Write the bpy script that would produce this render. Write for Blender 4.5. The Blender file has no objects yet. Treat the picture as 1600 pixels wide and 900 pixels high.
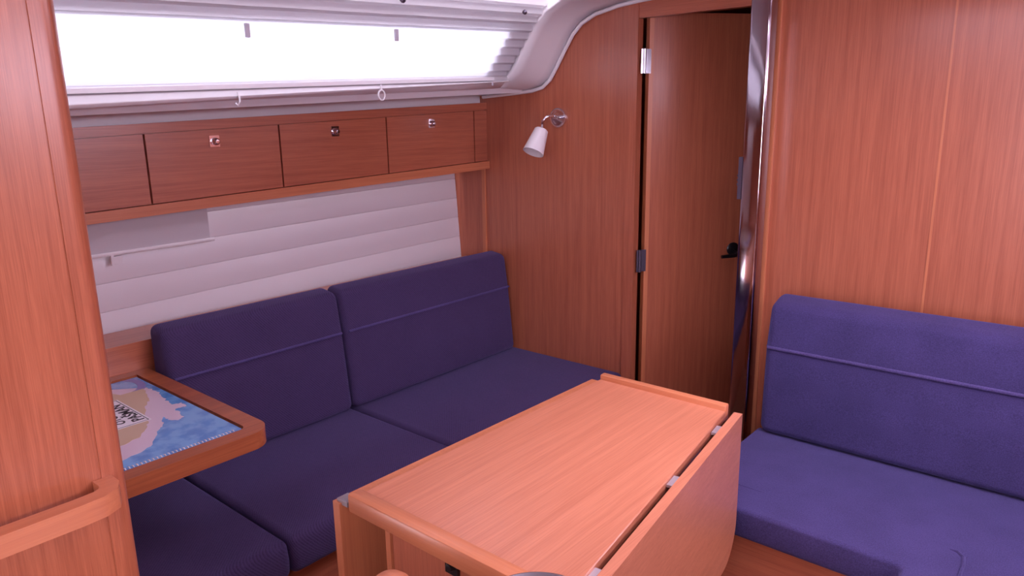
import bpy, bmesh, math, random
from mathutils import Vector, Matrix
random.seed(4)
scene = bpy.context.scene
col = scene.collection
PI = math.pi

# ---------------------------------------------------------------- camera
# boat axes: +Y towards the bow, +X to starboard, Z up; lens 1140 px on a 1600 px frame
FPX = 1140.0
CAMZ = 1.45
def _n(v): return Vector(v).normalized()
_dn = _n((80, 4840, FPX)); _up = -_dn
_fw = Vector((0, 0, 1)); _Y = (_fw - _up * _fw.dot(_up)).normalized(); _X = _Y.cross(_up)
_th = math.radians(49.4)
_F = (math.cos(_th), math.sin(_th)); _V = (math.sin(_th), -math.cos(_th))
def cam2boat(d):
    d = Vector(d); a, b, c = d.dot(_X), d.dot(_Y), d.dot(_up)
    return Vector((a * _V[0] + b * _V[1], a * _F[0] + b * _F[1], c))
cam = bpy.data.cameras.new('camera'); camo = bpy.data.objects.new('camera', cam); col.objects.link(camo)
r_, u_, b_ = cam2boat((1, 0, 0)), cam2boat((0, -1, 0)), cam2boat((0, 0, -1))
camo.matrix_world = Matrix(((r_.x, u_.x, b_.x, 0), (r_.y, u_.y, b_.y, 0), (r_.z, u_.z, b_.z, CAMZ), (0, 0, 0, 1)))
cam.sensor_width = 36; cam.lens = FPX * 36 / 1600; cam.clip_start = .02
scene.camera = camo

# ---------------------------------------------------------------- world, lights, exposure
w = bpy.data.worlds.new('sky'); scene.world = w; w.use_nodes = True
bg = w.node_tree.nodes['Background']; bg.inputs[0].default_value = (.95, .87, 1.03, 1); bg.inputs[1].default_value = 8.5
def area(name, loc, rot, sx, sy, watts, colr=(.95, .785, 1.05)):
    l = bpy.data.lights.new(name, 'AREA'); l.shape = 'RECTANGLE'; l.size = sx; l.size_y = sy; l.energy = watts; l.color = colr
    o = bpy.data.objects.new(name, l); col.objects.link(o); o.location = loc; o.rotation_euler = rot
    return o
area('daylight_deck_hatch', (-.45, 1.40, 1.81), (0, 0, 0), .55, .55, 10.5)
area('daylight_companionway', (.25, -1.15, 1.35), (math.radians(80), 0, 0), .75, .85, 11)
area('daylight_starboard_window', (.985, 1.45, 1.63), (0, math.radians(62), 0), .17, 1.5, 18)
scene.view_settings.view_transform = 'Standard'; scene.view_settings.look = 'None'
scene.view_settings.gamma = 1; scene.view_settings.use_curve_mapping = False
scene.view_settings.exposure = 0.0

# ---------------------------------------------------------------- materials
def newmat(name):
    m = bpy.data.materials.new(name); m.use_nodes = True
    nt = m.node_tree; return m, nt, nt.nodes, nt.links, nt.nodes['Principled BSDF']
def plain(name, c, rough=.5, metal=0, spec=.5):
    m, nt, N, L, b = newmat(name)
    b.inputs['Base Color'].default_value = (*c, 1); b.inputs['Roughness'].default_value = rough
    b.inputs['Metallic'].default_value = metal; b.inputs['Specular IOR Level'].default_value = spec
    return m
def wood(name, axis, c0, c1, rough=.32, fine=420, coat=.35):
    m, nt, N, L, b = newmat(name)
    tc = N.new('ShaderNodeTexCoord'); mp = N.new('ShaderNodeMapping')
    s = [fine] * 3; s['xyz'.index(axis)] = fine * .018
    mp.inputs['Scale'].default_value = s; L.new(tc.outputs['Object'], mp.inputs[0])
    n1 = N.new('ShaderNodeTexNoise'); n1.inputs['Scale'].default_value = 1; n1.inputs['Detail'].default_value = 4; n1.inputs['Roughness'].default_value = .65
    L.new(mp.outputs[0], n1.inputs['Vector'])
    mp2 = N.new('ShaderNodeMapping'); s2 = [fine * .16] * 3; s2['xyz'.index(axis)] = fine * .004
    mp2.inputs['Scale'].default_value = s2; L.new(tc.outputs['Object'], mp2.inputs[0])
    n2 = N.new('ShaderNodeTexNoise'); n2.inputs['Scale'].default_value = 1; n2.inputs['Detail'].default_value = 3
    L.new(mp2.outputs[0], n2.inputs['Vector'])
    mx = N.new('ShaderNodeMix'); mx.data_type = 'FLOAT'; mx.inputs[0].default_value = .4
    L.new(n1.outputs['Fac'], mx.inputs[2]); L.new(n2.outputs['Fac'], mx.inputs[3])
    cr = N.new('ShaderNodeValToRGB'); cr.color_ramp.elements[0].position = .33; cr.color_ramp.elements[1].position = .62
    cr.color_ramp.elements[0].color = (*c0, 1); cr.color_ramp.elements[1].color = (*c1, 1)
    L.new(mx.outputs[0], cr.inputs[0]); L.new(cr.outputs[0], b.inputs['Base Color'])
    b.inputs['Roughness'].default_value = rough; b.inputs['Coat Weight'].default_value = coat; b.inputs['Coat Roughness'].default_value = .22
    bp = N.new('ShaderNodeBump'); bp.inputs['Strength'].default_value = .04; bp.inputs['Distance'].default_value = .001
    L.new(n1.outputs['Fac'], bp.inputs['Height']); L.new(bp.outputs[0], b.inputs['Normal'])
    return m
def fabric(name, c, twill):
    m, nt, N, L, b = newmat(name)
    tc = N.new('ShaderNodeTexCoord')
    no = N.new('ShaderNodeTexNoise'); no.inputs['Scale'].default_value = 420 if not twill else 300; no.inputs['Detail'].default_value = 2
    L.new(tc.outputs['Object'], no.inputs['Vector'])
    big = N.new('ShaderNodeTexNoise'); big.inputs['Scale'].default_value = 9; L.new(tc.outputs['Object'], big.inputs['Vector'])
    ad = N.new('ShaderNodeMath'); ad.operation = 'MULTIPLY_ADD'; ad.inputs[1].default_value = .35
    L.new(big.outputs['Fac'], ad.inputs[0]); 
    h = no.outputs['Fac']
    if twill:
        wv = N.new('ShaderNodeTexWave'); wv.wave_type = 'BANDS'; wv.bands_direction = 'DIAGONAL'
        wv.inputs['Scale'].default_value = 75; wv.inputs['Distortion'].default_value = 1.2; wv.inputs['Detail Scale'].default_value = 30
        L.new(tc.outputs['Object'], wv.inputs['Vector'])
        mm = N.new('ShaderNodeMath'); mm.operation = 'MULTIPLY_ADD'; mm.inputs[1].default_value = .55
        L.new(wv.outputs['Fac'], mm.inputs[0]); L.new(no.outputs['Fac'], mm.inputs[2]); h = mm.outputs[0]
    L.new(h, ad.inputs[2])
    cr = N.new('ShaderNodeValToRGB'); cr.color_ramp.elements[0].position = .35; cr.color_ramp.elements[1].position = 1.2 if twill else .95
    cr.color_ramp.elements[0].color = (c[0] * .6, c[1] * .6, c[2] * .6, 1); cr.color_ramp.elements[1].color = (c[0] * 1.5, c[1] * 1.5, c[2] * 1.45, 1)
    L.new(ad.outputs[0], cr.inputs[0]); L.new(cr.outputs[0], b.inputs['Base Color'])
    b.inputs['Roughness'].default_value = .9; b.inputs['Specular IOR Level'].default_value = .15
    b.inputs['Sheen Weight'].default_value = .25; b.inputs['Sheen Roughness'].default_value = .5; b.inputs['Sheen Tint'].default_value = (.45, .42, .9, 1)
    bp = N.new('ShaderNodeBump'); bp.inputs['Strength'].default_value = .5; bp.inputs['Distance'].default_value = .0015
    L.new(h, bp.inputs['Height']); L.new(bp.outputs[0], b.inputs['Normal'])
    return m
WD, WL = (.34, .092, .048), (.50, .155, .080)
M = {}
for a in 'xyz': M['wood_' + a] = wood('teak_veneer_' + a, a, WD, WL)
M['panel_z'] = wood('partition_veneer', 'z', (.31, .082, .038), (.49, .150, .072), fine=750)
M['table_y'] = wood('table_veneer', 'y', (.46, .150, .080), (.61, .225, .125), rough=.33)
M['edge_y'] = wood('solid_teak_y', 'y', (.50, .155, .07), (.62, .22, .10), rough=.35, fine=160)
M['edge_x'] = wood('solid_teak_x', 'x', (.50, .155, .07), (.62, .22, .10), rough=.35, fine=160)
M['edge_z'] = wood('solid_teak_z', 'z', (.50, .155, .07), (.62, .22, .10), rough=.35, fine=160)
M['nav_y'] = wood('mahogany_rim_y', 'y', (.30, .075, .03), (.50, .15, .06), rough=.35, fine=160)
M['fab_p'] = fabric('blue_twill', (.043, .027, .080), True)
M['fab_s'] = fabric('blue_suede', (.048, .036, .120), False)
M['pipe'] = fabric('blue_piping', (.075, .055, .165), False)
M['white'] = plain('white_gelcoat', (.80, .78, .80), .4)
M['liner'] = plain('white_hull_liner', (.78, .75, .78), .55)
M['blindgrey'] = plain('grey_blind_cloth', (.60, .57, .60), .8)
M['plastic'] = plain('white_plastic', (.82, .80, .82), .4)
M['shade'] = plain('white_lamp_shade', (.85, .82, .84), .35)
M['chrome'] = plain('chrome', (.80, .78, .82), .12, 1)
M['postm'] = plain('polished_steel', (.42, .36, .40), .08, 1)
M['steel'] = plain('brushed_steel', (.40, .39, .43), .33, 1)
M['hinge'] = plain('satin_hinge', (.66, .60, .63), .35, .7)
M['black'] = plain('black_metal', (.012, .011, .014), .3, .3)
M['grey'] = plain('grey_bracket', (.35, .31, .33), .4, .6)
M['clip'] = plain('grey_clip', (.42, .38, .44), .5)
M['screw'] = plain('dark_screw', (.12, .10, .14), .4, .7)
M['sole'] = None
def sole():
    m, nt, N, L, b = newmat('teak_and_holly_sole')
    tc = N.new('ShaderNodeTexCoord'); wv = N.new('ShaderNodeTexWave'); wv.bands_direction = 'X'; wv.inputs['Scale'].default_value = 6.5
    L.new(tc.outputs['Object'], wv.inputs['Vector'])
    cr = N.new('ShaderNodeValToRGB'); cr.color_ramp.elements[0].position = .90; cr.color_ramp.elements[1].position = .93
    cr.color_ramp.elements[0].color = (.25, .085, .035, 1); cr.color_ramp.elements[1].color = (.62, .42, .26, 1)
    L.new(wv.outputs['Fac'], cr.inputs[0]); L.new(cr.outputs[0], b.inputs['Base Color']); b.inputs['Roughness'].default_value = .35
    return m
M['sole'] = sole()
def thin_glass():
    m, nt, N, L, b = newmat('window_glass'); N.remove(b)
    t = N.new('ShaderNodeBsdfTransparent'); g = N.new('ShaderNodeBsdfGlossy'); g.inputs['Roughness'].default_value = .02
    fr = N.new('ShaderNodeFresnel'); mx = N.new('ShaderNodeMixShader'); t.inputs[0].default_value = (.93, .95, .97, 1)
    L.new(fr.outputs[0], mx.inputs[0]); L.new(t.outputs[0], mx.inputs[1]); L.new(g.outputs[0], mx.inputs[2])
    L.new(mx.outputs[0], N['Material Output'].inputs[0]); return m
M['glass'] = thin_glass()
def blind_mat():
    m, nt, N, L, b = newmat('translucent_pleated_cloth'); N.remove(b)
    d = N.new('ShaderNodeBsdfDiffuse'); d.inputs[0].default_value = (.78, .76, .79, 1)
    t = N.new('ShaderNodeBsdfTranslucent'); t.inputs[0].default_value = (.80, .82, .86, 1)
    mx = N.new('ShaderNodeMixShader'); mx.inputs[0].default_value = .42
    L.new(d.outputs[0], mx.inputs[1]); L.new(t.outputs[0], mx.inputs[2]); L.new(mx.outputs[0], N['Material Output'].inputs[0]); return m
M['blind'] = blind_mat()
def chart_mat():
    # printed sea chart: blue sea, sand-coloured land, pale shoals along the coast (flat print)
    m, nt, N, L, b = newmat('printed_sea_chart')
    tc = N.new('ShaderNodeTexCoord'); sp = N.new('ShaderNodeSeparateXYZ'); L.new(tc.outputs['Object'], sp.inputs[0])
    no = N.new('ShaderNodeTexNoise'); no.inputs['Scale'].default_value = 26; no.inputs['Detail'].default_value = 5; L.new(tc.outputs['Object'], no.inputs['Vector'])
    cr = N.new('ShaderNodeValToRGB'); e = cr.color_ramp.elements
    e[0].position = .40; e[0].color = (.085, .25, .60, 1); e[1].position = .56; e[1].color = (.17, .40, .74, 1)
    L.new(no.outputs['Fac'], cr.inputs[0]); L.new(cr.outputs[0], b.inputs['Base Color'])
    b.inputs['Roughness'].default_value = .25; b.inputs['Coat Weight'].default_value = .5; b.inputs['Coat Roughness'].default_value = .08
    return m
M['chart'] = chart_mat()
M['p_shoal'] = plain('pale_shoal_print', (.66, .52, .62), .3)
M['p_land'] = plain('sand_land_print', (.56, .40, .27), .3)
M['p_swoosh'] = plain('violet_swoosh_print', (.20, .19, .48), .3)
M['paper'] = plain('white_paper', (.80, .77, .82), .5)
M['ink'] = plain('black_ink', (.015, .012, .02), .5)
M['spiral'] = plain('white_spiral', (.78, .77, .82), .35)
M['chartwood'] = wood('dark_rim', 'y', (.26, .06, .025), (.45, .13, .05), rough=.32, fine=160)

# ---------------------------------------------------------------- mesh helpers
class MB:
    def __init__(s): s.bm = bmesh.new()
    def box(s, x0, x1, y0, y1, z0, z1):
        vs = [s.bm.verts.new(p) for p in ((x0, y0, z0), (x1, y0, z0), (x1, y1, z0), (x0, y1, z0), (x0, y0, z1), (x1, y0, z1), (x1, y1, z1), (x0, y1, z1))]
        for f in ((0, 3, 2, 1), (4, 5, 6, 7), (0, 1, 5, 4), (1, 2, 6, 5), (2, 3, 7, 6), (3, 0, 4, 7)): s.bm.faces.new([vs[i] for i in f])
        return s
    def prism(s, pts, axis, a0, a1):
        # pts 2-D outline in the two other axes (order x,y,z without axis)
        def P(p, a):
            if axis == 'x': return (a, p[0], p[1])
            if axis == 'y': return (p[0], a, p[1])
            return (p[0], p[1], a)
        A = [s.bm.verts.new(P(p, a0)) for p in pts]; B = [s.bm.verts.new(P(p, a1)) for p in pts]
        n = len(pts)
        s.bm.faces.new(A); s.bm.faces.new(B[::-1])
        for i in range(n): s.bm.faces.new((A[i], B[i], B[(i + 1) % n], A[(i + 1) % n]))
        bmesh.ops.recalc_face_normals(s.bm, faces=s.bm.faces[:])
        return s
    def tube(s, path, r, n=10, cap=True):
        path = [Vector(p) for p in path]; rings = []
        rr = r if isinstance(r, (list, tuple)) else [r] * len(path)
        for i, p in enumerate(path):
            t = (path[min(i + 1, len(path) - 1)] - path[max(i - 1, 0)]).normalized()
            a = t.orthogonal().normalized() if i == 0 else (prev - t * prev.dot(t)).normalized()
            prev = a; b = t.cross(a)
            rings.append([s.bm.verts.new(p + (a * math.cos(k * 2 * PI / n) + b * math.sin(k * 2 * PI / n)) * rr[i]) for k in range(n)])
        for A, B in zip(rings, rings[1:]):
            for k in range(n): s.bm.faces.new((A[k], A[(k + 1) % n], B[(k + 1) % n], B[k]))
        if cap: s.bm.faces.new(rings[0][::-1]); s.bm.faces.new(rings[-1])
        return s
    def lathe(s, prof, org, axis=(0, 0, 1), n=28):
        ax = Vector(axis).normalized(); a = ax.orthogonal().normalized(); b = ax.cross(a); org = Vector(org); rings = []
        for r, h in prof:
            if r < 1e-6: rings.append([s.bm.verts.new(org + ax * h)])
            else: rings.append([s.bm.verts.new(org + ax * h + (a * math.cos(k * 2 * PI / n) + b * math.sin(k * 2 * PI / n)) * r) for k in range(n)])
        for A, B in zip(rings, rings[1:]):
            for k in range(n):
                k2 = (k + 1) % n
                if len(A) == 1 and len(B) == 1: continue
                if len(A) == 1: s.bm.faces.new((A[0], B[k2], B[k]))
                elif len(B) == 1: s.bm.faces.new((A[k], A[k2], B[0]))
                else: s.bm.faces.new((A[k], A[k2], B[k2], B[k]))
        return s
    def bevel(s, off, seg=2, ang=25):
        ed = [e for e in s.bm.edges if len(e.link_faces) == 2 and e.calc_face_angle(0) > math.radians(ang)]
        bmesh.ops.bevel(s.bm, geom=ed, offset=off, segments=seg, profile=.5, affect='EDGES', clamp_overlap=True)
        return s
    def warp(s, fn):
        for v in s.bm.verts: v.co = fn(v.co)
        return s
    def build(s, name, mat, parent=None, smooth=True, ang=40):
        me = bpy.data.meshes.new(name); bmesh.ops.recalc_face_normals(s.bm, faces=s.bm.faces[:]); s.bm.to_mesh(me); s.bm.free()
        me.materials.append(mat)
        if smooth:
            me.polygons.foreach_set('use_smooth', [True] * len(me.polygons))
            me.set_sharp_from_angle(angle=math.radians(ang))
        o = bpy.data.objects.new(name, me); col.objects.link(o)
        if parent: o.parent = parent; o.matrix_parent_inverse = Matrix.Translation(-Vector(parent.location))
        return o
def tag(o, label=None, cat=None, group=None, kind=None):
    if label: o['label'] = label
    if cat: o['category'] = cat
    if group: o['group'] = group
    if kind: o['kind'] = kind
    return o
def thing(name, loc, label, cat, group=None, kind=None):
    o = bpy.data.objects.new(name, None); col.objects.link(o); o.location = loc; o.empty_display_size = .05
    bpy.context.view_layer.update(); return tag(o, label, cat, group, kind)
def box(name, x0, x1, y0, y1, z0, z1, mat, parent=None, bev=0, seg=2):
    m = MB().box(x0, x1, y0, y1, z0, z1)
    if bev: m.bevel(bev, seg)
    return m.build(name, mat, parent)
def rrect(x0, x1, y0, y1, r, n=6):
    """rounded rectangle outline; r per corner (x0y0, x1y0, x1y1, x0y1)"""
    out = []
    for (cx, cy, rr, a0) in ((x0, y0, r[0], PI), (x1, y0, r[1], 1.5 * PI), (x1, y1, r[2], 0), (x0, y1, r[3], .5 * PI)):
        sx = 1 if cx == x0 else -1; sy = 1 if cy == y0 else -1
        if rr <= 0: out.append((cx, cy)); continue
        for i in range(n + 1):
            a = a0 + i * (PI / 2) / n
            out.append((cx + sx * rr + rr * math.cos(a), cy + sy * rr + rr * math.sin(a)))
    return out

YB = 2.37                      # after face of the main bulkhead
def sheer(y, k=.045): return k * (y - YB)
SP = [(-2.32, 1.53), (-2.168, 1.537), (-2.0, 1.546), (-1.90, 1.553), (-1.847, 1.565), (-1.81, 1.592), (-1.775, 1.64), (-1.74, 1.695), (-1.70, 1.752), (-1.66, 1.788), (-1.60, 1.815), (-1.50, 1.834), (-1.418, 1.842), (-1.0, 1.868), (-.4, 1.885)]
SPF = SP + [(-.8 - x, z) for x, z in SP[-2::-1]]
def sp_z(x):
    for (a, za), (b, zb) in zip(SPF, SPF[1:]):
        if a <= x <= b: return za + (zb - za) * (x - a) / (b - a)
    return 1.53

# ---------------------------------------------------------------- setting
MB().box(-2.5, 1.7, -1.5, 4.3, -.03, 0).build('floor', M['sole'])
tag(bpy.data.objects['floor'], kind='structure')
# main bulkhead: an empty with its panels
wf = thing('wall_front', (-1.0, YB, 0), None, None, kind='structure')
XD0, XD1, ZD = -1.42, -.935, 1.78   # door opening
pp = [(-2.5, 0), (XD0, 0), (XD0, 1.842)] + [(x, z) for x, z in SP[::-1] if x < XD0] + [(-2.5, 1.50)]
MB().prism(pp, 'y', YB, YB + .03).build('panel', M['wood_z'], wf)
hp = [(XD0 + .0005, ZD), (XD1 - .0005, ZD)] + [(x, z + .0) for x, z in [(XD1 - .0005, sp_z(XD1)), (-1.0, 1.868), (XD0 + .0005, 1.842)]]
MB().prism(hp, 'y', YB, YB + .03).build('panel', M['wood_x'], wf)
XS = -.435
for xa, xb in ((XD1, XS - .001), (XS + .001, 1.7)):
    top = [(x, z) for x, z in SPF if xa < x < xb]
    MB().prism([(xa, 0), (xb, 0), (xb, sp_z(xb))] + top[::-1] + [(xa, sp_z(xa))], 'y', YB, YB + .03).bevel(.001, 1).build('panel', M['wood_z'], wf)
tag(box('trim_1', XS - .003, XS + .003, YB - .0015, YB + .002, .3, 1.87, M['edge_z']), kind='structure')
tag(box('trim_2', XD0 - .045, XD0, YB - .004, YB, 0, 1.83, M['wood_z'], bev=.0015, seg=1), kind='structure')          # door post
tag(box('trim_3', XD1 - .004, XD1 + .026, YB - .012, YB + .034, 0, 1.86, M['edge_z'], bev=.006, seg=3), kind='structure')
tag(box('trim_4', -2.190, -2.172, YB - .008, YB, .45, 1.236, M['edge_z'], bev=.003), kind='structure')             # light edging below the lockers
# dark cabin beyond the door
dk = MB(); dk.box(-2.5, 1.7, 4.2, 4.3, 0, 2.1); dk.box(-2.5, -1.9, YB + .03, 4.2, 0, 2.1); dk.box(-.3, 1.7, YB + .03, 4.2, 0, 2.1); dk.box(-2.5, 1.7, YB + .03, 4.2, 1.95, 2.1)
dk.box(-1.9, -.3, YB + .031, YB + .06, 1.785, 1.95)
tag(dk.build('wall_forward_cabin', M['wood_z']), kind='structure')
# hull side: planked white lining
wl = thing('wall_left', (-2.37, 1.2, 0), None, None, kind='structure')
MB().prism([(-2.50, .3), (-2.385, .3), (-2.385, 1.6), (-2.50, 1.6)], 'y', -1.3, YB).build('lining_board', M['liner'], wl)
z0 = .66
for i in range(7):
    za, zb = z0 + i * .0865, z0 + i * .0865 + .0860
    hx = lambda z: -2.335 - .068 * (z - .84) - (.35 * (.84 - z) ** 2 if z < .84 else 0)
    m = MB().prism([(hx(za), za), (hx(zb), zb), (hx(zb) - .03, zb), (hx(za) - .03, za)], 'y', .2, YB - .002).bevel(.0013, 2)
    m.warp(lambda c: Vector((c.x, c.y, c.z + .02 * (c.y - YB)))).build('plank', M['liner'], wl)
tag(MB().prism([(-2.203, 1.46), (-2.195, 1.46), (-2.195, 1.56), (-2.203, 1.56)], 'y', -1.3, YB).warp(lambda c: Vector((c.x, c.y, c.z + sheer(c.y)))).build('trim_5', M['white']), kind='structure')
# roof liner: side decks, coamings by the bulkhead and overhead, with the long side window openings
YW = 2.17
def liner_strip(mb, pts, y0, y1, th=.02):
    n = max(2, int((y1 - y0) / .2) + 1); rows = []
    for j in range(n):
        y = y0 + (y1 - y0) * j / (n - 1); rows.append([mb.bm.verts.new((x, y, z + sheer(y))) for x, z in pts])
    for A, B in zip(rows, rows[1:]):
        for k in range(len(pts) - 1): mb.bm.faces.new((A[k], B[k], B[k + 1], A[k + 1]))
ci = MB()
iA = 4; iB = 10     # indices of SP spanning the coaming side
HX0, HX1, HY0, HY1 = -.75, -.15, 1.10, 1.70
def offs(k):
    o = []
    for i, (x, z) in enumerate(SP):
        a = SP[max(i - 1, 0)]; b = SP[min(i + 1, len(SP) - 1)]; dx, dz = b[0] - a[0], b[1] - a[1]; l = math.hypot(dx, dz)
        w = .35 if x < -1.87 else (1 if x < -1.6 else max(.0, 1 - (x + 1.6) / .3))
        o.append((x - dz / l * k * w, z + dx / l * k * w))
    return o
SO = offs(.035)
def cove(mb, pts0, pts1, y0, y1, f=lambda x: x, n=5):
    rows = []
    for j in range(n):
        t = j / (n - 1); e = math.sin(t * PI / 2); y = y0 + (y1 - y0) * t
        rows.append([mb.bm.verts.new((f(a[0] + (b[0] - a[0]) * e), y, a[1] + (b[1] - a[1]) * e + sheer(y))) for a, b in zip(pts0, pts1)])
    for A, B in zip(rows, rows[1:]):
        for k in range(len(pts0) - 1): mb.bm.faces.new((A[k], B[k], B[k + 1], A[k + 1]))
liner_strip(ci, SO[:iA + 1], -1.3, YW)
cove(ci, SP, SO, YB, YW)
liner_strip(ci, SO[iB:-2] + [(-1.0, 1.868), (HX0, 1.8765)], -1.3, YW)
liner_strip(ci, [(HX0, 1.8765), (-.4, 1.885), (HX1, 1.8781)], -1.3, HY0); liner_strip(ci, [(HX0, 1.8765), (-.4, 1.885), (HX1, 1.8781)], HY1, YB)
liner_strip(ci, [(-1.0, 1.868), (HX0, 1.8765)], YW, YB)
R_ = [(-.8 - x, z) for x, z in SP[::-1]]
liner_strip(ci, [(HX1, 1.8781)] + [p for p in R_ if p[0] > HX1 and p[0] <= -.8 - SP[iB][0] + 1e-6], -1.3, YB)
liner_strip(ci, R_[-(iA + 1):], -1.3, YB); liner_strip(ci, R_[-(iB + 1):-iA], YW, YB)
co = ci.build('ceiling', M['white'], ang=60); tag(co, kind='structure')
sm = co.modifiers.new('thick', 'SOLIDIFY'); sm.thickness = .02; sm.offset = 1
# rolled lip where the liner meets the bulkhead
lp = MB().tube([(x, YB - .010, z - .006) for x, z in SP[1:]], .0075, 8); tag(lp.build('trim_6', M['white']), kind='structure')
# outer coaming with the long window
def coaming(side):
    f = (lambda x: x) if side < 0 else (lambda x: -.8 - x)
    B0, T0 = (-1.868, 1.598), (-1.662, 1.845)
    P = lambda t, off=0: (B0[0] + (T0[0] - B0[0]) * t - .77 * off, B0[1] + (T0[1] - B0[1]) * t + .64 * off)
    m = MB()
    def slab(t0, t1, y0, y1, o0=.030, o1=.045):
        q = [P(t0, o0), P(t1, o0), P(t1, o1), P(t0, o1)]
        m.prism([(f(x), z) for x, z in q], 'y', y0, y1)
    slab(-.30, .02, -1.3, YB); slab(.60, 1.25, -1.3, YB); slab(.02, .60, 2.06, YB); slab(.02, .60, -1.3, -.6)
    m.warp(lambda c: Vector((c.x, c.y, c.z + sheer(c.y))))
    wn = m.build('wall_coaming_port' if side < 0 else 'wall_coaming_starboard', M['white']); tag(wn, kind='structure')
    g = MB(); q = [P(.0, .036), P(.62, .036), P(.62, .04), P(.0, .04)]
    g.prism([(f(x), z) for x, z in q], 'y', -.62, 2.08).warp(lambda c: Vector((c.x, c.y, c.z + sheer(c.y))))
    go = g.build('window_1' if side < 0 else 'window_2', M['glass']); tag(go, kind='structure')
    # sill under the window
    s = MB(); s.prism([(f(x), z) for x, z in ((-1.853, 1.556), (-1.846, 1.566), (-1.856, 1.588), (-1.90, 1.60), (-1.93, 1.556))], 'y', .3, YW + .004).bevel(.003, 2)
    s.warp(lambda c: Vector((c.x, c.y, c.z + (1.592 - c.z) * .8 * (c.y - .5) / 1.67 if c.z < 1.58 else c.z)))
    s.warp(lambda c: Vector((c.x, c.y, c.z + sheer(c.y))))
    tag(s.build('trim_7' if side < 0 else 'trim_8', M['white']), kind='structure')
    return P
PW = coaming(-1); coaming(1)
# far walls out of frame that close the cabin
tag(MB().box(1.50, 1.52, -1.3, YB, 0, 1.53).warp(lambda c: Vector((c.x, c.y, c.z + (sheer(c.y) if c.z > 1 else 0)))).build('wall_right', M['wood_z']), kind='structure')
wb = MB(); wb.box(-2.5, -.3, -1.35, -1.3, 0, 2); wb.box(.6, 1.55, -1.35, -1.3, 0, 2); wb.box(-.3, .6, -1.35, -1.3, 0, .8)
tag(wb.build('wall_back', M['wood_z']), kind='structure')
hf = MB()
for a in ((HX0 - .03, HX0, HY0 - .03, HY1 + .03), (HX1, HX1 + .03, HY0 - .03, HY1 + .03), (HX0, HX1, HY0 - .03, HY0), (HX0, HX1, HY1, HY1 + .03)): hf.box(*a, 1.78, 1.90)
hfo = tag(hf.build('window_3', M['white']), kind='structure')
box('pane', HX0 + .001, HX1 - .001, HY0 + .001, HY1 - .001, 1.875, 1.883, M['glass'], hfo)

# ---------------------------------------------------------------- pleated blind over the coaming window
bl = thing('pleated_blind', (-1.86, 1.2, 1.55), 'white pleated blind glowing over the long window above the lockers', 'blind')
n = 10; pts = []
for i in range(n * 2 + 1):
    t = i / (n * 2); off = .012 if i % 2 else .0
    x, z = PW(t * 1.06, .004 + off); pts.append((x, z))
m = MB(); rows = []
ys = [-.9 + (YW + .02 + .9) * j / 40 for j in range(41)]
for j, y in enumerate(ys):
    jit = random.uniform(-.0006, .0006)
    rows.append([m.bm.verts.new((x, y + (.006 * (k % 2) if j == 40 else 0), z + sheer(y) + jit)) for k, (x, z) in enumerate(pts)])
for A, B in zip(rows, rows[1:]):
    for k in range(len(pts) - 1): m.bm.faces.new((A[k], B[k], B[k + 1], A[k + 1]))
m.build('pleated_cloth', M['blind'], bl, smooth=False)
m = MB().box(-1.868, -1.852, -.9, YW - .09, 1.592, 1.603).bevel(.003, 2).warp(lambda c: Vector((c.x, c.y, c.z + sheer(c.y)))); m.build('bottom_rail', M['plastic'], bl)
for y, z in ((1.04, .55), (1.53, .55)):
    x, zz = PW(z, -.006); zz += sheer(y)
    o = MB().box(x - .004, x + .004, y - .005, y + .005, zz - .017, zz + .016).bevel(.002, 2).build('cord_clip', M['clip'], bl)
for y, z in ((1.50, .90), (2.06, .87)):
    x, zz = PW(z, -.004); zz += sheer(y)
    MB().lathe([(.0, .005), (.006, .004), (.008, 0), (.008, -.006)], (x, y, zz), (.77, 0, -.64), 14).build('screw', M['screw'], bl)
# hooks under the sill: one open hook, one ring
x, z = -1.846, 1.570
hk = MB().tube([(x, 1.052, z + sheer(1.05) + .012), (x + .006, 1.052, z + sheer(1.05) + .002), (x + .010, 1.05, z + sheer(1.05) - .012), (x + .005, 1.047, z + sheer(1.05) - .022), (x - .001, 1.044, z + sheer(1.05) - .016)], .0026, 8)
hk.build('hook', M['plastic'], bl)
rg = [(x + .006, 1.535 + .013 * math.cos(a), z + sheer(1.53) - .012 + .015 * math.sin(a)) for a in [k * 2 * PI / 18 for k in range(19)]]
MB().tube(rg, .0028, 8, cap=False).build('pull_ring', M['plastic'], bl)
MB().tube([(x + .002, 1.538, z + sheer(1.53) + .02), (x + .004, 1.538, z + sheer(1.53) + .002)], .003, 8).build('hook', M['plastic'], bl)
MB().tube([(x + .001, 2.06, z + sheer(2.06) + .016), (x + .004, 2.06, z + sheer(2.06) + .004)], .0035, 8).build('hook', M['clip'], bl)

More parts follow.
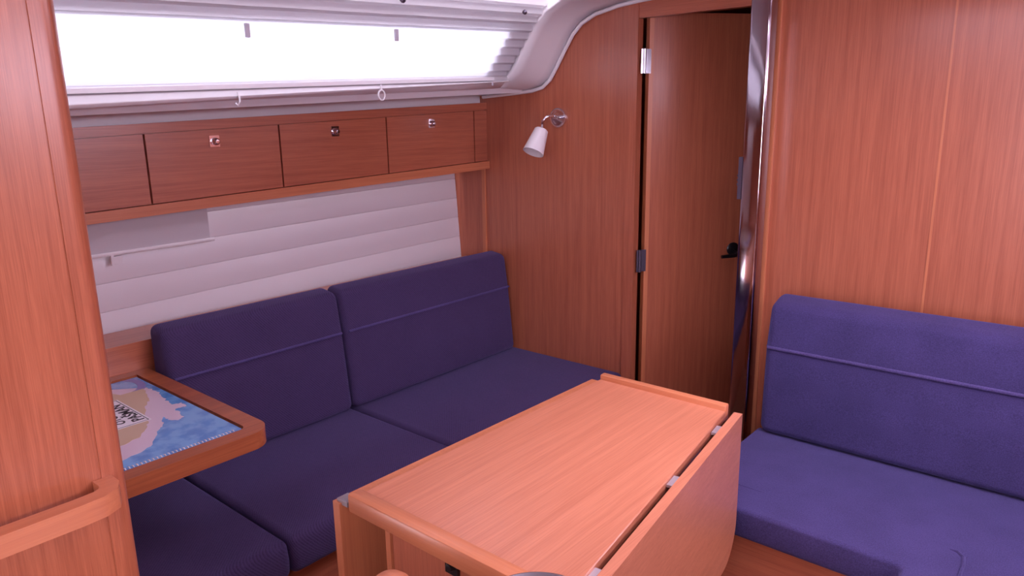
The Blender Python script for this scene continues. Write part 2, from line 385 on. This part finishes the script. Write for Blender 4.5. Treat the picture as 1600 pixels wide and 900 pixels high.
# ---------------------------------------------------------------- overhead lockers
def lk(c): return Vector((c.x, c.y, c.z + (c.y - YB) * (.030 + .013 * (c.z - 1.23) / .28)))
XL = -2.158
ol = thing('overhead_locker', (XL, 1.3, 1.2), 'row of reddish teak lockers with flap doors along the hull', 'locker')
MB().box(-2.325, XL - .016, .1, YB - .001, 1.24, 1.50).warp(lk).build('body', M['wood_y'], ol)
MB().box(-2.325, XL + .002, .1, YB - .001, 1.479, 1.508).bevel(.004, 2).warp(lk).build('top_rail', M['wood_y'], ol)
MB().box(-2.30, XL + .012, .1, YB - .001, 1.231, 1.2635).bevel(.006, 3).warp(lk).build('bottom_rail', M['edge_y'], ol)
dy = [.45, .929, 1.362, 1.815, 2.29]
for a, b in zip(dy, dy[1:]):
    d = MB().box(XL - .015, XL, a + .003, b - .003, 1.2655, 1.4765).bevel(.0015, 1).warp(lk).build('flap_door', M['wood_y'], ol)
    yc = {.929: 1.136, 1.362: 1.581, 1.815: 2.044}.get(a, .69)
    zc = 1.441 + (yc - YB) * .041
    l = MB().box(XL, XL + .004, yc - .016, yc + .016, zc - .017, zc + .017).bevel(.002, 2)
    l.lathe([(.0, .016), (.006, .0155), (.0105, .011), (.0115, .004), (.0115, 0)], (XL + .003, yc + .002, zc - .001), (1, 0, 0), 18)
    tag(l.build('push_latch', M['chrome'], d), 'square chrome push latch')
MB().box(XL - .015, XL, 2.293, YB - .001, 1.2655, 1.4765).bevel(.0015, 1).warp(lk).build('end_stile', M['wood_y'], ol)

# ---------------------------------------------------------------- hull port blind
hb = thing('hull_window_blind', (-2.33, 1.0, 1.06), 'small pale grey blind on the planked hull wall under the lockers', 'blind')
box('blind_cloth', -2.348, -2.333, .45, 1.178, 1.066, 1.215, M['blindgrey'], hb, .002, 2)
MB().tube([(-2.328, .45, 1.062), (-2.328, 1.188, 1.066)], .0065, 10).build('bottom_rail', M['plastic'], hb)
m = MB().box(-2.336, -2.326, .864, .893, 1.034, 1.056).bevel(.003, 2); m.box(-2.330, -2.322, .858, .866, 1.030, 1.068)
m.build('pull_tab', M['plastic'], hb)

# ---------------------------------------------------------------- port settee
sb = thing('settee_base', (-1.75, 1.3, 0), 'reddish wooden plinth under the left-hand seat cushions', 'seat base')
box('front_board', -1.52, -1.50, .2, YB - .002, 0, .345, M['wood_y'], sb)
box('seat_board', -2.28, -1.50, .2, YB - .002, .335, .349, M['wood_y'], sb)
box('backboard', -2.155, -2.13, .2, YB - .01, .349, .835, M['wood_y'], sb, .004)
box('ledge', -2.30, -2.156, .2, YB - .01, .812, .832, M['wood_y'], sb, .003)
def cushion(name, prof, axis, a0, a1, bev, mat, label, group, parent=None):
    m = MB().prism(prof, axis, a0, a1).bevel(bev, 5, 20)
    o = m.build(name, mat, parent, ang=70)
    return tag(o, label, 'cushion', group)
G = 'port settee seat cushions'
XF = -1.452
sprof = lambda: [(-2.12, .352), (XF, .352), (XF + .004, .40), (XF - .004, .452), (-2.12, .452)]
cushion('seat_cushion', sprof(), 'y', .25, .848, .02, M['fab_p'], 'blue seat cushion partly under the chart table, nearest on the left settee', G)
cushion('seat_cushion', sprof(), 'y', .852, 1.472, .02, M['fab_p'], 'blue seat cushion in the middle of the left settee', G)
cushion('seat_cushion', sprof(), 'y', 1.476, YB - .004, .02, M['fab_p'], 'blue seat cushion of the left settee beside the lamp bulkhead', G)
bprof = lambda: [(-1.985, .455), (-2.015, .735), (-2.035, .872), (-2.122, .885), (-2.125, .455)]
for ya, yb, lab in ((.853, 1.458, 'blue back cushion with piping beside the chart table, left settee'), (1.464, 2.338, 'wide blue back cushion with piping beside the lamp bulkhead')):
    c = thing('back_cushion', (-2.05, (ya + yb) / 2, .455), lab, 'cushion', 'port settee back cushions')
    MB().prism(bprof(), 'y', ya, yb).bevel(.024, 5, 20).build('pad', M['fab_p'], c, ang=70)
    MB().tube([(-2.013, ya + .012, .733), (-2.0125, (ya + yb) / 2, .733), (-2.013, yb - .012, .733)], .0045, 8).build('piping', M['pipe'], c)

# ---------------------------------------------------------------- chart (navigation) table
nt_ = thing('chart_table', (-1.78, .5, .72), 'chart table with raised mahogany rim beside the left settee', 'table')
NX0, NX1, NY0, NY1, NZ = -2.128, -1.462, .0, .842, .75
box('table_top', NX0 + .01, NX1 - .03, NY0, NY1 - .03, .722, .738, M['chartwood'], nt_)
outer = rrect(NX0, NX1, NY0, NY1, (0, 0, .055, 0), 8); inner = rrect(NX0 + .035, NX1 - .045, NY0 + .04, NY1 - .045, (0, 0, .018, 0), 8)
m = MB()
def ring_prism(m, outer, inner, z0, z1):
    n = len(outer)
    V = [[m.bm.verts.new((*p, z)) for p in ring] for ring, z in ((outer, z0), (outer, z1), (inner, z1), (inner, z0))]
    for r in range(4):
        A, B = V[r], V[(r + 1) % 4]
        for i in range(n): m.bm.faces.new((A[i], A[(i + 1) % n], B[(i + 1) % n], B[i]))
ring_prism(m, outer, inner, .712, .752); m.bevel(.004, 2, 50); m.build('rim', M['chartwood'], nt_)
# atlas: spiral-bound chart book lying in the table recess
AX0, AX1, AY0, AY1 = -2.085, -1.512, .36, .792
at = thing('chart_atlas', ((AX0 + AX1) / 2, (AY0 + AY1) / 2, .7385), 'spiral-bound blue sea chart atlas lying on the chart table', 'book')
box('pages', AX0 + .012, AX1 - .004, AY0 + .004, AY1 - .004, .7385, .7465, M['paper'], at)
m = MB().box(-(AX1 - AX0) / 2, (AX1 - AX0) / 2, -(AY1 - AY0) / 2, (AY1 - AY0) / 2, -.0004, .0008)
o = m.build('cover', M['chart']); o.parent = at; o.location = (0, 0, .0087)
def print_piece(name, pts, zoff, mat):
    m = MB().prism(pts, 'z', 0, .0003); o = m.build(name, mat, smooth=False); o.parent = at; o.location = (0, 0, .0095 + zoff); return o
def wobble(pts, amp, sub=4):
    out = []
    for p, q in zip(pts, pts[1:]):
        for k in range(sub):
            t = k / sub; out.append((p[0] + (q[0] - p[0]) * t + random.uniform(-amp, amp), p[1] + (q[1] - p[1]) * t + random.uniform(-amp, amp)))
    return out + [pts[-1]]
shoal = wobble([(-.175, .196), (-.131, .202), (-.091, .195), (-.04, .187), (-.0, .186), (.006, .201), (.028, .206), (.042, .200), (.036, .184), (.04, .172), (.087, .168), (.109, .157), (.111, .141), (.091, .133), (.059, .130), (.109, .107), (.137, .085), (.172, .062), (.206, .035), (.222, .005), (.235, -.06), (.24, -.13), (.23, -.20)], .004)
print_piece('shoal_print', shoal + [(.10, -.20), (-.27, -.20), (-.27, .09)], 0, M['p_shoal'])
land = wobble([(-.176, .186), (-.137, .178), (-.085, .164), (-.06, .147), (-.018, .121), (.034, .103), (.073, .092), (.107, .069), (.139, .043), (.15, 0), (.16, -.06), (.15, -.19)], .004)
print_piece('land_print', land + [(-.25, -.19), (-.25, .10), (-.174, .127)], .0003, M['p_land'])
arc = [(-.235 + .085 * math.cos(t), .145 + .065 * math.sin(t)) for t in [.2 + k * .25 for k in range(13)]]
arc2 = [(-.235 + .062 * math.cos(t), .145 + .045 * math.sin(t)) for t in [.2 + k * .25 for k in range(13)]]
print_piece('swoosh_print', [(max(-.283, x), y) for x, y in arc + arc2[::-1]], .0002, M['p_swoosh'])
sp = MB()
for i in range(48):
    y = AY0 + .02 + i * (AY1 - AY0 - .04) / 47
    sp.tube([(AX1 - .012 + .0075 * math.cos(a), y + .0012 * a / PI, .7435 + .0055 * math.sin(a)) for a in [k * 2 * PI / 8 for k in range(9)]], .0016, 5)
sp.build('spiral_binding', M['spiral'], at)
def text(s, size, loc, rotz, name, mat, parent, ext=.0004):
    c = bpy.data.curves.new(name, 'FONT'); c.body = s; c.size = size; c.extrude = ext; c.align_x = 'LEFT'; c.offset = size * .022
    t = bpy.data.objects.new(name, c); col.objects.link(t); bpy.context.view_layer.update()
    me = bpy.data.meshes.new_from_object(t.evaluated_get(bpy.context.evaluated_depsgraph_get())); bpy.data.objects.remove(t)
    me.materials.clear(); me.materials.append(mat)
    o = bpy.data.objects.new(name, me); col.objects.link(o); o.parent = parent
    o.location = Vector(loc) - Vector(parent.location); o.rotation_euler = (0, 0, rotz)
    return o
TX1, TY1 = -1.742, .683
box('title_box', TX1 - .20, TX1, TY1 - .085, TY1, .7489, .7493, M['paper'], at)
fr = MB()
for a in ((TX1 - .196, TX1 - .004, TY1 - .0065, TY1 - .0045), (TX1 - .196, TX1 - .004, TY1 - .0815, TY1 - .0795), (TX1 - .006, TX1 - .004, TY1 - .081, TY1 - .005), (TX1 - .196, TX1 - .194, TY1 - .081, TY1 - .005)): fr.box(*a, .7493, .7495)
fr.build('title_border', M['ink'], at)
text('PAŠMAN', .038, (TX1 - .016, TY1 - .010, .7494), PI, 'title_lettering', M['ink'], at)
text('OTOK', .030, (TX1 - .026, TY1 - .048, .7494), PI, 'title_lettering', M['ink'], at)

# ---------------------------------------------------------------- near partition with grab rail
pn = thing('partition_panel', (-1.0, .2, 0), 'tall teak partition at the left edge with a wooden grab rail', 'partition')
box('panel', -1.03, -1.0, -.9, .325, 0, 1.76, M['panel_z'], pn)
MB().prism(rrect(-1.036, -.998, .318, .353, (0, 0, .024, .012), 7), 'z', 0, 1.75).build('edge_post', M['panel_z'], pn)
gr = [(-.998, .318, .975), (-.975, .318, .975), (-.962, .312, .975), (-.955, .298, .975), (-.953, .27, .975), (-.953, -.2, .975), (-.955, -.23, .975), (-.975, -.24, .975), (-.998, -.24, .975)]
m = MB()
prof = [(-.012, -.014), (.012, -.014), (.012, .014), (-.012, .014)]
rows = []
for i, p in enumerate(gr):
    t = (Vector(gr[min(i + 1, len(gr) - 1)]) - Vector(gr[max(i - 1, 0)])).normalized(); s_ = t.cross(Vector((0, 0, 1)))
    rows.append([m.bm.verts.new(Vector(p) + s_ * a + Vector((0, 0, b))) for a, b in prof])
for A, B in zip(rows, rows[1:]):
    for k in range(4): m.bm.faces.new((A[k], A[(k + 1) % 4], B[(k + 1) % 4], B[k]))
m.bm.faces.new(rows[0]); m.bm.faces.new(rows[-1][::-1]); m.bevel(.004, 2, 60)
m.build('grab_rail', M['edge_y'], pn)

# ---------------------------------------------------------------- saloon table
tb = thing('saloon_table', (-.9, 1.26, 0), 'teak saloon table with fold-down leaves between the two settees', 'table')
TZ = .745
NL, NR, FR_, FL = (-1.0725, .763), (-.570, .763), (-.693, 1.619), (-1.0566, 1.619)
MB().prism([NL, NR, FR_, FL], 'z', TZ - .030, TZ - .006).bevel(.002, 1).build('tabletop', M['table_y'], tb)
def lerp(a, b, t): return (a[0] + (b[0] - a[0]) * t, a[1] + (b[1] - a[1]) * t)
MB().prism([(NL[0] - .002, NL[1] - .006), (NR[0] + .002, NR[1] - .006), (NR[0] - .003, NR[1] + .026), (NL[0], NL[1] + .026)], 'z', TZ - .034, TZ + .004).bevel(.004, 2).build('end_fiddle', M['edge_x'], tb)
MB().prism([(FL[0], FL[1] - .020), (FR_[0] + .003, FR_[1] - .020), (FR_[0] + .001, FR_[1] + .004), (FL[0] - .002, FL[1] + .004)], 'z', TZ - .034, TZ + .008).bevel(.004, 2).build('end_fiddle', M['edge_x'], tb)
# starboard leaf hanging down: a board in the slanted plane along the table's edge
def leaf(A, B, out, zt, zb, th, rad):
    A, B = Vector((*A, 0)), Vector((*B, 0)); d = (B - A).normalized(); L_ = (B - A).length; nrm = Vector((d.y, -d.x, 0)) * out
    pr = rrect(0, L_, zb, zt, (rad, rad, 0, 0), 8)
    m = MB(); a = [m.bm.verts.new(A + d * p[0] + nrm * .0 + Vector((0, 0, p[1]))) for p in pr]; b = [m.bm.verts.new(A + d * p[0] + nrm * th + Vector((0, 0, p[1]))) for p in pr]
    n = len(pr); m.bm.faces.new(a); m.bm.faces.new(b[::-1])
    for i in range(n): m.bm.faces.new((a[i], b[i], b[(i + 1) % n], a[(i + 1) % n]))
    return m.bevel(.003, 2, 50), A, d, nrm
gap = .012
m, A, d, nr = leaf((NR[0] + gap, NR[1] - .004), (FR_[0] + gap + .002, FR_[1] + .004), 1, TZ - .012, .352, .021, .095)
lf = m.build('drop_leaf', M['table_y'], tb)
for t in (.12, .54, .87):
    c = A + d * (t * 1.0) * (Vector((FR_[0] - NR[0], FR_[1] - NR[1], 0)).length)
    h = MB(); q0 = c - d * .022 - nr * (gap + .0); q1 = c + d * .022
    vs = []
    for z in (TZ - .018, TZ - .0125):
        for p in (c - d * .022 - nr * gap, c + d * .022 - nr * gap, c + d * .022 + nr * .001, c - d * .022 + nr * .001): vs.append(h.bm.verts.new((p.x, p.y, z)))
    for f in ((0, 3, 2, 1), (4, 5, 6, 7), (0, 1, 5, 4), (1, 2, 6, 5), (2, 3, 7, 6), (3, 0, 4, 7)): h.bm.faces.new([vs[i] for i in f])
    tag(h.build('hinge', M['hinge'], lf), 'small steel leaf hinge')
m, A, d, nr = leaf((NL[0] - .022, NL[1] - .012), (FL[0] - .022, FL[1] + .004), -1, TZ - .022, .352, .021, .095)
lf2 = m.build('drop_leaf', M['edge_z'], tb)
box('hinge', NL[0] - .036, NL[0] - .004, NL[1] - .006, NL[1] + .02, TZ - .026, TZ - .016, M['grey'], lf2, .003)
cb = MB().prism([(-.992, .801), (-.66, .801), (-.73, 1.56), (-.992, 1.56)], 'z', .0, TZ - .031); cb.build('cabinet', M['wood_z'], tb)
fd = box('cabinet_door', -.983, -.68, .788, .8005, .12, TZ - .036, M['wood_z'], tb, .002)
box('stile', -1.000, -.987, .784, .8005, .0, TZ - .034, M['edge_z'], tb, .002)
lt = MB().box(-.835, -.805, .781, .788, .672, .703).bevel(.003, 2); lt.lathe([(0, .010), (.007, .009), (.009, .004), (.009, 0)], (-.818, .781, .690), (0, -1, 0), 14)
tag(lt.build('push_latch', M['black'], fd), 'dark square push latch')
# ---------------------------------------------------------------- door to the forward cabin
dr = thing('door_1', (XD0 + .024, YB + .036, 0), None, None, kind='structure'); dr.rotation_euler = (0, 0, math.radians(53))
def dpart(m, name, mat, parent=dr):
    o = m.build(name, mat); o.parent = parent; return o
lfm = MB().box(.0, .475, .0, .028, .06, 1.80).bevel(.002, 1); dpart(lfm, 'leaf', M['wood_z'])
em = MB().box(-.0005, .016, -.0015, .029, .06, 1.80).bevel(.001, 1); dpart(em, 'edge_band', M['edge_z'])
for z, mt, lab in ((1.634, 'chrome', 'shiny upper hinge'), (.906, 'screw', 'dark lower hinge')):
    h = MB().tube([(-.022, -.012, z - .042), (-.022, -.012, z + .042)], .0055, 10); h.box(-.022, .006, -.004, -.001, z - .042, z + .042); h.box(-.034, -.022, -.010, -.007, z - .042, z + .042)
    tag(dpart(h, 'hinge', M[mt]), lab)
hm = MB().lathe([(0, .008), (.020, .007), (.026, .003), (.026, 0)], (.370, 0, .930), (0, -1, 0), 24)
hm.tube([(.370, -.004, .920), (.370, -.035, .915), (.365, -.043, .914), (.348, -.045, .912), (.300, -.045, .910)], [.009, .009, .009, .008, .0065], 10)
tag(dpart(hm, 'lever_handle', M['black']), 'black lever handle')

# ---------------------------------------------------------------- compression post
po = thing('compression_post', (-.935, 2.29, 0), 'polished steel post beside the cabin door', 'post')
MB().prism(rrect(-.968, -.902, 2.262, 2.318, (.009,) * 4, 5), 'z', 0, 1.862).build('post', M['postm'], po, ang=60)
sk = MB().box(-.978, -.966, 2.262, 2.284, 1.178, 1.312).bevel(.002, 1)  # small dark plate with slots on the post's left edge
for k in range(3): sk.box(-.9795, -.977, 2.259, 2.27, 1.222 + k * .014, 1.229 + k * .014)
tag(sk.build('slotted_plate', M['screw'], po), 'dark slotted plate')
# ---------------------------------------------------------------- starboard settee
sbb = thing('settee_base', (-.2, 1.9, 0), 'reddish wooden plinth under the right-hand settee', 'seat base')
box('front_board', -.83, -.242, 1.69, 1.71, 0, .368, M['wood_x'], sbb)
box('side_board', -.262, -.242, .72, 1.71, 0, .368, M['wood_y'], sbb)
box('seat_board', -.83, .9, 1.70, YB - .002, .345, .368, M['wood_x'], sbb)
box('seat_board', -.25, .9, .72, 1.70, .345, .368, M['wood_x'], sbb)
Lp = [(-.835, 1.668), (-.30, 1.668), (-.284, 1.652), (-.284, .70), (.9, .70), (.9, 2.20), (-.835, 2.20)]
m = MB().prism(Lp, 'z', .370, .452).bevel(.018, 4, 40)
sc = thing('seat_cushion', (-.2, 1.9, .37), 'L-shaped plain blue seat cushion of the right-hand settee', 'cushion')
m.build('pad', M['fab_s'], sc, ang=70)
MB().tube([(-.215, 1.806, .450), (-.200, 1.802, .4525), (-.186, 1.786, .453), (-.180, 1.75, .453), (-.178, 1.60, .453), (-.178, .74, .453)], .004, 8).build('piping', M['fab_s'], sc)
MB().tube([(-.80, 1.79, .4515), (-.70, 1.79, .4518), (-.645, 1.79, .4505)], .0016, 6).build('seam', M['fab_s'], sc)
bc = thing('back_cushion', (-.2, 2.25, .455), 'long plain blue back cushion with piping against the right bulkhead', 'cushion')
m = MB().prism([(2.152, .455), (2.160, .74), (2.185, .872), (2.275, .897), (2.30, .455)], 'x', -.818, .9).bevel(.026, 5, 20); m.build('pad', M['fab_s'], bc, ang=70)
MB().tube([(-.812, 2.175, .738), (-.806, 2.158, .738), (.2, 2.158, .738), (.9, 2.158, .738)], .005, 8).build('piping', M['pipe'], bc)

# ---------------------------------------------------------------- reading lamp on the bulkhead
la = thing('reading_lamp', (-1.772, YB, 1.44), 'small chrome wall lamp with white conical shade on the bulkhead', 'lamp')
MB().lathe([(0, .009), (.026, .009), (.033, .012), (.037, .011), (.039, .005), (.039, 0)], (-1.772, YB, 1.441), (0, -1, 0), 28).build('wall_rose', M['chrome'], la)
tip = Vector((-1.797, 2.290, 1.398)); end = Vector((-1.8005, 2.241, 1.313)); axd = (end - tip).normalized()
MB().tube([(-1.772, YB - .012, 1.441), (-1.765, YB - .04, 1.446), (-1.765, YB - .065, 1.449), (-1.772, YB - .083, 1.444), (-1.784, YB - .092, 1.428), tuple(tip - axd * .004)], .0055, 10).build('arm', M['chrome'], la)
MB().lathe([(0, -.001), (.022, 0), (.027, .004), (.042, .100), (.040, .100), (.025, .008), (0, .006)], tip, axd, 28).build('shade', M['shade'], la)
MB().lathe([(0, .008), (.012, .012), (.014, .04), (.010, .055), (0, .06)], tip, axd, 16).build('bulb', M['plastic'], la)

# ---------------------------------------------------------------- galley worktop at the bottom edge, with pan and fiddle post
gw = thing('galley_worktop', (-.45, .25, .0), 'galley counter with a round wooden fiddle post below the table', 'counter')
box('cabinet', -.64, -.32, -.3, .61, 0, .71, M['wood_z'], gw)
box('worktop', -.66, -.30, -.3, .63, .71, .74, M['white'], gw, .004)
MB().lathe([(0, .925), (.016, .9245), (.0235, .918), (.025, .908), (.025, .74), (0, .74)], (-.606, .478, 0), n=24).build('fiddle_post', M['edge_x'], gw)
MB().box(-.61, -.59, -.28, .45, .74, .76).build('fiddle_rail', M['edge_y'], gw)
pt = thing('saucepan', (-.441, .549, .74), 'round stainless steel pan lid at the bottom edge before the table', 'pan')
PC = (-.441, .549, 0)
MB().lathe([(0, .741), (.066, .741), (.072, .746), (.072, .905), (0, .905)], PC, n=40).build('body', M['steel'], pt)
MB().lathe([(.074, .903), (.0765, .908), (.0755, .914), (.070, .917), (.064, .914), (.058, .919), (.045, .924), (.015, .928), (0, .929)], PC, n=48).build('lid', M['steel'], pt)
MB().lathe([(.006, .928), (.006, .938), (.013, .942), (.013, .950), (0, .953)], (PC[0] + .0, PC[1], 0), n=20).build('knob', M['black'], pt)
